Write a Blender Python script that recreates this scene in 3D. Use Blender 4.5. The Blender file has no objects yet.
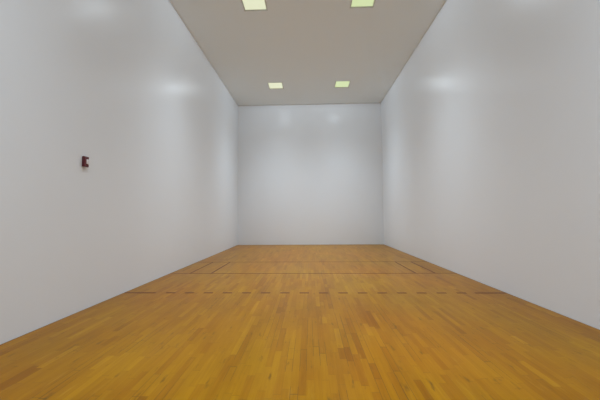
import bpy, bmesh, math
from mathutils import Vector, Matrix

C = bpy.context.scene.collection
HW = 3.048          # half the court's width (a 20 ft court)
Y1 = 0.0            # front wall
Y0 = -12.60         # back wall, just behind the camera
H = 5.965

# ---------------------------------------------------------------- helpers
def obj(name, bm, mat=None, parent=None, smooth=False):
    me = bpy.data.meshes.new(name)
    bmesh.ops.recalc_face_normals(bm, faces=bm.faces[:])
    bm.to_mesh(me); bm.free()
    if smooth:
        for p in me.polygons: p.use_smooth = True
    if mat: me.materials.append(mat)
    o = bpy.data.objects.new(name, me); C.objects.link(o)
    if parent: o.parent = parent
    return o

def box(bm, x0, x1, y0, y1, z0, z1, bevel=0.0, seg=2):
    vs = [bm.verts.new((x, y, z)) for x in (x0, x1) for y in (y0, y1) for z in (z0, z1)]
    fs = [bm.faces.new([vs[i] for i in q]) for q in
          ((0,1,3,2), (4,6,7,5), (0,4,5,1), (2,3,7,6), (0,2,6,4), (1,5,7,3))]
    if bevel:
        es = list({e for f in fs for e in f.edges})
        bmesh.ops.bevel(bm, geom=es, offset=bevel, segments=seg, profile=.5, affect='EDGES')
    return vs

def struct(name, bm, mat):
    o = obj(name, bm, mat); o['kind'] = 'structure'; return o

def thing(name, label, cat, loc, group=None):
    o = bpy.data.objects.new(name, None); C.objects.link(o)
    o.location = loc; o.empty_display_size = .1
    o['label'] = label; o['category'] = cat
    if group: o['group'] = group
    return o

class NT:
    """small node-tree writer"""
    def __init__(s, name):
        s.m = bpy.data.materials.new(name); s.m.use_nodes = True
        s.t = s.m.node_tree; s.b = s.t.nodes['Principled BSDF']
    def n(s, typ, **k):
        nd = s.t.nodes.new(typ)
        for a, v in k.items(): setattr(nd, a, v)
        return nd
    def link(s, a, b): s.t.links.new(a, b)
    def inp(s, nd, i, v):
        if isinstance(v, bpy.types.NodeSocket): s.link(v, nd.inputs[i])
        else: nd.inputs[i].default_value = v
    def math(s, op, a, b=0.0, c=None, clamp=False):
        nd = s.n('ShaderNodeMath', operation=op, use_clamp=clamp)
        s.inp(nd, 0, a); s.inp(nd, 1, b)
        if c is not None: s.inp(nd, 2, c)
        return nd.outputs[0]
    def comb(s, x, y, z=0.0):
        nd = s.n('ShaderNodeCombineXYZ')
        s.inp(nd, 0, x); s.inp(nd, 1, y); s.inp(nd, 2, z)
        return nd.outputs[0]
    def white(s, vec):
        nd = s.n('ShaderNodeTexWhiteNoise', noise_dimensions='3D'); s.link(vec, nd.inputs['Vector'])
        return nd.outputs['Value']
    def noise(s, vec, scale, detail=2.0, rough=.5):
        nd = s.n('ShaderNodeTexNoise'); s.link(vec, nd.inputs['Vector'])
        nd.inputs['Scale'].default_value = scale; nd.inputs['Detail'].default_value = detail
        nd.inputs['Roughness'].default_value = rough
        return nd.outputs['Fac']
    def mix(s, fac, a, b, blend='MIX'):
        nd = s.n('ShaderNodeMix', data_type='RGBA', blend_type=blend)
        s.inp(nd, 0, fac); s.inp(nd, 6, a); s.inp(nd, 7, b)
        return nd.outputs[2]
    def ramp(s, fac, stops):
        nd = s.n('ShaderNodeValToRGB'); s.link(fac, nd.inputs[0])
        e = nd.color_ramp.elements
        e[0].position, e[0].color = stops[0]; e[1].position, e[1].color = stops[-1]
        for p, c in stops[1:-1]:
            x = e.new(p); x.color = c
        return nd.outputs[0]
    def bump(s, h, strength, dist):
        nd = s.n('ShaderNodeBump'); nd.inputs['Strength'].default_value = strength
        nd.inputs['Distance'].default_value = dist; s.link(h, nd.inputs['Height'])
        s.link(nd.outputs[0], s.b.inputs['Normal'])

def rgb(r, g, b): return (r, g, b, 1)

# ---------------------------------------------------------------- materials
def wall_paint(name, col, rough, spec, seams=None):
    k = NT(name); co = k.n('ShaderNodeTexCoord').outputs['Object']
    n = k.noise(co, 1.1, 3.0)
    c = k.mix(k.math('MULTIPLY', n, .5), rgb(*col), rgb(*[v * .965 for v in col]))
    k.link(c, k.b.inputs['Base Color'])
    k.link(k.math('MULTIPLY_ADD', k.noise(co, .9, 2.0), .08, rough - .04), k.b.inputs['Roughness'])
    k.b.inputs['Specular IOR Level'].default_value = spec
    # orange-peel of rolled paint plus a slight waviness of the panels
    h = k.math('ADD', k.math('MULTIPLY', k.noise(co, 55.0, 2.0), .06), k.noise(co, 1.7, 2.0))
    k.bump(h, .25, .004)
    return k.m

M_WALL = wall_paint('white_semi_gloss_wall_paint', (.868, .886, .910), .31, .25)
M_CEIL = wall_paint('flat_white_ceiling_paint', (.94, .99, .995), .6, .2)

def floor_wood():
    k = NT('maple_strip_floor'); co = k.n('ShaderNodeTexCoord').outputs['Object']
    sep = k.n('ShaderNodeSeparateXYZ'); k.link(co, sep.inputs[0])
    x, y = sep.outputs[0], sep.outputs[1]
    Wd, L = .057, .62
    xr = k.math('DIVIDE', x, Wd); row = k.math('FLOOR', xr); fx = k.math('FRACT', xr)
    r1 = k.white(k.comb(row, 3.3)); r2 = k.white(k.comb(row, 9.7, 4.0))
    len_ = k.math('MULTIPLY_ADD', r2, .7, .60)
    yr = k.math('ADD', k.math('DIVIDE', y, len_), k.math('MULTIPLY', r1, 17.0))
    col = k.math('FLOOR', yr); fy = k.math('FRACT', yr)
    # each cell is cut once more at its own place, so lengths vary
    cut = k.math('MULTIPLY_ADD', k.white(k.comb(row, col, 7.0)), .5, .25)
    side = k.math('GREATER_THAN', fy, cut)
    cell = k.comb(row, col, side)
    v = k.white(cell)
    v2 = k.white(k.comb(k.math('ADD', row, 51.0), col, side))
    base = k.ramp(v, [(0.0, rgb(.252, .096, .001)), (.08, rgb(.305, .123, .0012)), (.5, rgb(.332, .143, .001)),
                      (.92, rgb(.355, .158, .001)), (1.0, rgb(.39, .182, .004))])
    # grain stretched along the board
    gv = k.comb(k.math('MULTIPLY', x, 55.0), k.math('MULTIPLY', y, 2.2), k.math('MULTIPLY', v2, 30.0))
    g = k.noise(gv, 1.0, 4.0, .6)
    c = k.mix(.55, base, k.ramp(g, [(.3, rgb(.80, .76, .68)), (.7, rgb(1.08, 1.08, 1.1))]), 'MULTIPLY')
    # broad tone drift of old varnish: redder here, yellower there
    d = k.noise(co, .55, 3.0, .55)
    c = k.mix(.8, c, k.ramp(d, [(.34, rgb(1.03, .90, .92)), (.66, rgb(.97, 1.05, .90))]), 'MULTIPLY')
    st = k.comb(k.math('MULTIPLY', x, 2.4), k.math('MULTIPLY', y, .55))
    s_ = k.noise(st, 1.6, 4.0, .6)
    c = k.mix(.8, c, k.ramp(s_, [(.36, rgb(.84, .80, .74)), (.6, rgb(1.03, 1.03, 1.03))]), 'MULTIPLY')
    # knots and small scuffs
    vo = k.n('ShaderNodeTexVoronoi', feature='F1'); k.link(k.comb(k.math('MULTIPLY', x, 1.8), y), vo.inputs['Vector'])
    vo.inputs['Scale'].default_value = 1.25
    kn = k.math('LESS_THAN', vo.outputs['Distance'], .017)
    c = k.mix(k.math('MULTIPLY', kn, .6), c, rgb(.10, .045, .012))
    # dents and chipped splinters lying along the boards
    ch = k.noise(k.comb(k.math('MULTIPLY', x, 16.0), k.math('MULTIPLY', y, 3.6), 2.0), 1.0, 3.0, .62)
    c = k.mix(k.math('MULTIPLY', k.math('SUBTRACT', ch,   .62, clamp=True) , 7.0, clamp=True), c, rgb(.15, .065, .008))
    lt = k.noise(k.comb(k.math('MULTIPLY', x, 19.0), k.math('MULTIPLY', y, 2.1), 8.0), 1.0, 3.0, .6)
    c = k.mix(k.math('MULTIPLY', k.math('SUBTRACT', lt, .62, clamp=True) , 2.5, clamp=True), c, rgb(.46, .25, .03))
    # joints: thin everywhere, opened up along some boards
    ex = k.math('MINIMUM', fx, k.math('SUBTRACT', 1.0, fx))
    open_ = k.math('GREATER_THAN', k.noise(k.comb(k.math('MULTIPLY', row, 7.31), k.math('MULTIPLY', y, .7)), 1.0, 1.0), .62)
    jw = k.math('MULTIPLY_ADD', open_, .040, .012)
    jx = k.math('LESS_THAN', ex, jw)
    ey = k.math('MINIMUM', k.math('MINIMUM', fy, k.math('SUBTRACT', 1.0, fy)), k.math('ABSOLUTE', k.math('SUBTRACT', fy, cut)))
    jy = k.math('LESS_THAN', ey, .0028)
    j = k.math('MAXIMUM', jx, jy)
    jf = k.math('MULTIPLY', j, k.math('MULTIPLY_ADD', open_, .5, .35))
    c = k.mix(jf, c, rgb(.12, .052, .012))
    k.link(c, k.b.inputs['Base Color'])
    k.b.inputs['Roughness'].default_value = .32
    k.b.inputs['Specular IOR Level'].default_value = .10
    return k.m
M_FLOOR = floor_wood()

def plain(name, col, rough=.5, metal=0.0, spec=.5, emit=None, strength=0.0, var=.08, scale=40.0):
    k = NT(name); co = k.n('ShaderNodeTexCoord').outputs['Object']
    c = k.mix(k.noise(co, scale, 2.0), rgb(*[v * (1 - var) for v in col]), rgb(*[min(1, v * (1 + var)) for v in col]))
    k.link(c, k.b.inputs['Base Color'])
    k.b.inputs['Roughness'].default_value = rough; k.b.inputs['Metallic'].default_value = metal
    k.b.inputs['Specular IOR Level'].default_value = spec
    if emit:
        k.b.inputs['Emission Color'].default_value = rgb(*emit); k.b.inputs['Emission Strength'].default_value = strength
    return k.m

M_LINE = plain('worn_dark_red_line_paint', (.12, .026, .005), .4, spec=.12, var=.2, scale=6)
M_GAP = plain('dark_brown_edge_strip', (.10, .055, .022), .8)
M_FRAME = plain('white_enamel_fixture_frame', (.70, .71, .66), .45)
M_DIFF = plain('lit_prismatic_diffuser', (.3, .3, .28), .5, emit=(.66, .70, .49), strength=1.0, var=.03)
M_DIFF2 = plain('lit_greenish_diffuser', (.3, .3, .28), .5, emit=(.54, .65, .34), strength=1.0, var=.03)
M_RED = plain('dark_red_alarm_plastic', (.115, .012, .018), .4)
M_REDP = plain('red_alarm_faceplate', (.24, .045, .055), .42)
M_GRILL = plain('black_horn_slots', (.015, .008, .008), .7)
M_LENS = plain('frosted_strobe_lens', (.92, .86, .86), .25, spec=.6)
M_CHROME = plain('strobe_reflector', (.75, .75, .75), .25, metal=1)

# ---------------------------------------------------------------- room shell
T = .15
bm = bmesh.new(); GAP = .012
box(bm, -HW + GAP, HW - GAP, Y0, Y1 - GAP, -.04, 0); FLOOR = struct('floor', bm, M_FLOOR)
bm = bmesh.new(); box(bm, -HW - T, HW + T, Y1, Y1 + T, -.06, H + T); struct('wall_front', bm, M_WALL)
bm = bmesh.new(); box(bm, -HW - T, -HW, Y0, Y1, -.06, H); struct('wall_left', bm, M_WALL)
bm = bmesh.new(); box(bm, HW, HW + T, Y0, Y1, -.06, H); struct('wall_right', bm, M_WALL)
bm = bmesh.new(); box(bm, -HW - T, HW + T, Y0 - T, Y0, -.06, H + T); struct('wall_back', bm, M_WALL)
# narrow slot round the floor's edge, with a dark brown strip lying in it
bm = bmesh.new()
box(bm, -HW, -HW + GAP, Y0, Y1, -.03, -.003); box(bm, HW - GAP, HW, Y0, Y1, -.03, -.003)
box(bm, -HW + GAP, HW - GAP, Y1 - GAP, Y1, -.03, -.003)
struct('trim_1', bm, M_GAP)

# ceiling slab with a square opening for every light
LX = [-1.214, 1.213]; LY = [-1.860, -6.115, -10.370]; LS = .270
bm = bmesh.new()
xs = sorted([-HW, HW] + [c + s for c in LX for s in (-LS, LS)])
ys = sorted([Y0, Y1] + [c + s for c in LY for s in (-LS, LS)])
for z in (H, H + T):
    g = {(i, j): bm.verts.new((x, y, z)) for i, x in enumerate(xs) for j, y in enumerate(ys)}
    for i in range(len(xs) - 1):
        for j in range(len(ys) - 1):
            if i % 2 == 1 and j % 2 == 1: continue
            bm.faces.new((g[i, j], g[i+1, j], g[i+1, j+1], g[i, j+1]))
for cx in LX:
    for cy in LY:
        q = [(cx-LS, cy-LS), (cx+LS, cy-LS), (cx+LS, cy+LS), (cx-LS, cy+LS)]
        for a in range(4):
            (ax, ay), (bx, by) = q[a], q[(a+1) % 4]
            bm.faces.new([bm.verts.new(p) for p in ((ax, ay, H), (bx, by, H), (bx, by, H+T), (ax, ay, H+T))])
bmesh.ops.remove_doubles(bm, verts=bm.verts[:], dist=1e-4)
struct('ceiling', bm, M_CEIL)

# ---------------------------------------------------------------- painted court lines (parts of the floor)
LW = .0195; LR = .027; ZT = .0008
def line(name, x0, x1, y0, y1):
    b = bmesh.new(); box(b, x0, x1, y0, y1, -.0005, ZT); return obj(name, b, M_LINE, FLOOR)
e = HW - GAP
SV, SH, RC = -4.545, -6.082, -7.650
line('service_line', -e, e, SV - LW, SV + LW)
line('short_line', -e, e, SH - LW, SH + LW)
for x in (-2.60, 2.605): line('service_box_line', x - LW, x + LW, SH + LW, SV - LW)
for x in (-2.14, 2.20): line('drive_serve_line', x - LW, x + LW, SH + LW, SV - LW)
line('receiving_line', -e, -2.519, RC - LR, RC + LR)
line('receiving_line', 2.553, e, RC - LR, RC + LR)
for i in range(16):
    x = -2.273 + .308 * i
    line('receiving_line_dash', x - .075, x + .075, RC - LR, RC + LR)

# ---------------------------------------------------------------- ceiling lights
def ring(bm, s0, s1, z0, z1):
    """square ring from half size s0 (inner) to s1 (outer)"""
    def sq(s, z): return [bm.verts.new(v) for v in ((-s, -s, z), (s, -s, z), (s, s, z), (-s, s, z))]
    a, b, c, d = sq(s0, z0), sq(s1, z0), sq(s1, z1), sq(s0, z1)
    for P, Q in ((a, b), (b, c), (c, d), (d, a)):
        for i in range(4): bm.faces.new((P[i], P[(i+1) % 4], Q[(i+1) % 4], Q[i]))

def make_light():
    t = thing('ceiling_light', '', 'ceiling light', (0, 0, 0), 'recessed square lights in the court ceiling')
    b = bmesh.new(); ring(b, LS - .012, LS - .001, -.004, .10)
    box(b, -LS + .002, LS - .002, -LS + .002, LS - .002, .09, .10)
    obj('housing', b, M_FRAME, t)
    b = bmesh.new(); ring(b, LS - .026, LS - .0125, .004, .016); obj('lens_frame', b, M_FRAME, t)
    # prismatic diffuser: shallow pyramids over a flat sheet
    b = bmesh.new(); s = LS - .0265; N = 16
    zt = .020
    for i in range(N):
        for j in range(N):
            x0, y0 = -s + 2*s*i/N, -s + 2*s*j/N; x1, y1 = x0 + 2*s/N, y0 + 2*s/N
            q = [b.verts.new(v) for v in ((x0, y0, zt-.006), (x1, y0, zt-.006), (x1, y1, zt-.006), (x0, y1, zt-.006))]
            m = b.verts.new(((x0+x1)/2, (y0+y1)/2, zt - .009))
            for a in range(4): b.faces.new((q[a], q[(a+1) % 4], m))
    bmesh.ops.remove_doubles(b, verts=b.verts[:], dist=1e-4)
    o = obj('diffuser', b, M_DIFF, t)
    return t
proto = make_light()
LABELS = {
 (0, 0): 'small square ceiling light close to the front wall, on the left side, warm white',
 (1, 0): 'small square ceiling light close to the front wall, on the right side, greenish',
 (0, 1): 'larger square ceiling light cut off by the top of the picture, left one, warm white',
 (1, 1): 'larger square ceiling light cut off by the top of the picture, right one, greenish',
 (0, 2): 'square ceiling light above the rear of the court, on the left side',
 (1, 2): 'square ceiling light above the rear of the court, on the right side'}
POWER = 790.0
LCOL = (.855, 1.0, 1.12)
BEAM, WIDE = 8.5, .027
def photometry(L):
    """louvred down-light: intensity falls with the angle from straight down, as in a lamp's photometric file"""
    L.use_nodes = True; t = L.node_tree; em = t.nodes['Emission']
    tc = t.nodes.new('ShaderNodeTexCoord'); sp = t.nodes.new('ShaderNodeSeparateXYZ')
    t.links.new(tc.outputs['Normal'], sp.inputs[0])
    ab = t.nodes.new('ShaderNodeMath'); ab.operation = 'ABSOLUTE'; t.links.new(sp.outputs[2], ab.inputs[0])
    pw = t.nodes.new('ShaderNodeMath'); pw.operation = 'POWER'; t.links.new(ab.outputs[0], pw.inputs[0]); pw.inputs[1].default_value = BEAM
    ad = t.nodes.new('ShaderNodeMath'); ad.operation = 'ADD'; t.links.new(pw.outputs[0], ad.inputs[0]); ad.inputs[1].default_value = WIDE
    t.links.new(ad.outputs[0], em.inputs['Strength'])
first = True
for j, cy in enumerate(LY):
    for i, cx in enumerate(LX):
        if first: t = proto; first = False
        else:
            t = proto.copy(); C.objects.link(t)
            for ch in list(proto.children):
                c = ch.copy(); c.parent = t; C.objects.link(c)
                if c.name.startswith('diffuser') and i == 1:
                    c.data = ch.data.copy(); c.data.materials[0] = M_DIFF2
        t.location = (cx, cy, H); t['label'] = LABELS[(i, j)]
        L = bpy.data.lights.new('ceiling_lamp', 'SPOT'); L.energy = POWER; L.shadow_soft_size = 0.0
        L.spot_size = math.radians(180); L.spot_blend = 0.02; L.color = LCOL
        photometry(L)
        lo = bpy.data.objects.new('ceiling_lamp', L); C.objects.link(lo); lo.location = (cx, cy, H - .010)

# ---------------------------------------------------------------- fire alarm strobe on the left wall
# local frame: +x out of the wall, y along the wall (towards the front wall), z up
AW, AH, AD = .088, .142, .034
al = thing('fire_alarm_strobe', 'small dark red wall-mounted alarm with a white strobe lens on the left wall', 'fire alarm',
           (-HW, -8.612 + AW / 2, 1.976))
b = bmesh.new(); box(b, 0, .016, -AW/2 + .003, AW/2 - .003, -AH/2 + .003, AH/2 - .003, .003); obj('back_box', b, M_RED, al)
b = bmesh.new()
# faceplate body with a waist where the lens sits: profile in y-z pushed out in x
pts = [(-AW/2, -AH/2), (AW/2, -AH/2), (AW/2, -.034), (AW/2 - .047, -.030), (AW/2 - .047, .036), (AW/2, .040), (AW/2, AH/2), (-AW/2, AH/2)]
lo_ = [b.verts.new((.014, y, z)) for y, z in pts]; hi = [b.verts.new((AD, y * .96, z * .96)) for y, z in pts]
b.faces.new(lo_); b.faces.new(hi[::-1])
for i in range(len(pts)): b.faces.new((lo_[i], lo_[(i+1) % 8], hi[(i+1) % 8], hi[i]))
bmesh.ops.bevel(b, geom=b.edges[:], offset=.002, segments=2, affect='EDGES')
face = obj('faceplate', b, M_RED, al)
b = bmesh.new(); box(b, AD - .001, AD + .003, -AW/2 + .008, -AW/2 + .026, -AH/2 + .012, AH/2 - .012, .0015); hg = obj('horn_grille', b, M_REDP, al)
b = bmesh.new()
for i in range(7):
    z = -.045 + i * .015
    box(b, AD + .0025, AD + .0034, -AW/2 + .011, -AW/2 + .023, z - .002, z + .002)
obj('grille_slots', b, M_GRILL, hg)
# strobe lens: rounded block with a chamfered, bulging front
b = bmesh.new(); box(b, .014, AD + .008, AW/2 - .046, AW/2 - .004, -.029, .035, .007, 4); lens = obj('strobe_lens', b, M_LENS, al, True)
b = bmesh.new(); box(b, AD + .0075, AD + .009, AW/2 - .028, AW/2 - .022, -.016, .022, .0006); obj('flash_tube', b, M_CHROME, lens)

# ---------------------------------------------------------------- camera
cx, cz, D, yaw, pit, roll, F = -.0232, 1.2387, 12.4242, -.031328, .050568, -.0074957, 295.68
f = Vector((math.sin(yaw)*math.cos(pit), math.cos(yaw)*math.cos(pit), math.sin(pit)))
r0 = Vector((math.cos(yaw), -math.sin(yaw), 0)); u0 = r0.cross(f)
r = math.cos(roll)*r0 + math.sin(roll)*u0; u = -math.sin(roll)*r0 + math.cos(roll)*u0
cam = bpy.data.cameras.new('camera'); co = bpy.data.objects.new('camera', cam); C.objects.link(co)
co.matrix_world = Matrix(((r.x, u.x, -f.x, cx), (r.y, u.y, -f.y, -D), (r.z, u.z, -f.z, cz), (0, 0, 0, 1)))
cam.sensor_fit = 'HORIZONTAL'; cam.sensor_width = 36; cam.lens = F / 600 * 36; cam.clip_start = .02
bpy.context.scene.camera = co

# ---------------------------------------------------------------- world and view
w = bpy.data.worlds.new('world'); bpy.context.scene.world = w; w.use_nodes = True
w.node_tree.nodes['Background'].inputs[0].default_value = (0, 0, 0, 1)
vs = bpy.context.scene.view_settings
vs.view_transform = 'Standard'; vs.look = 'None'; vs.gamma = 1; vs.exposure = 0.0; vs.use_curve_mapping = False
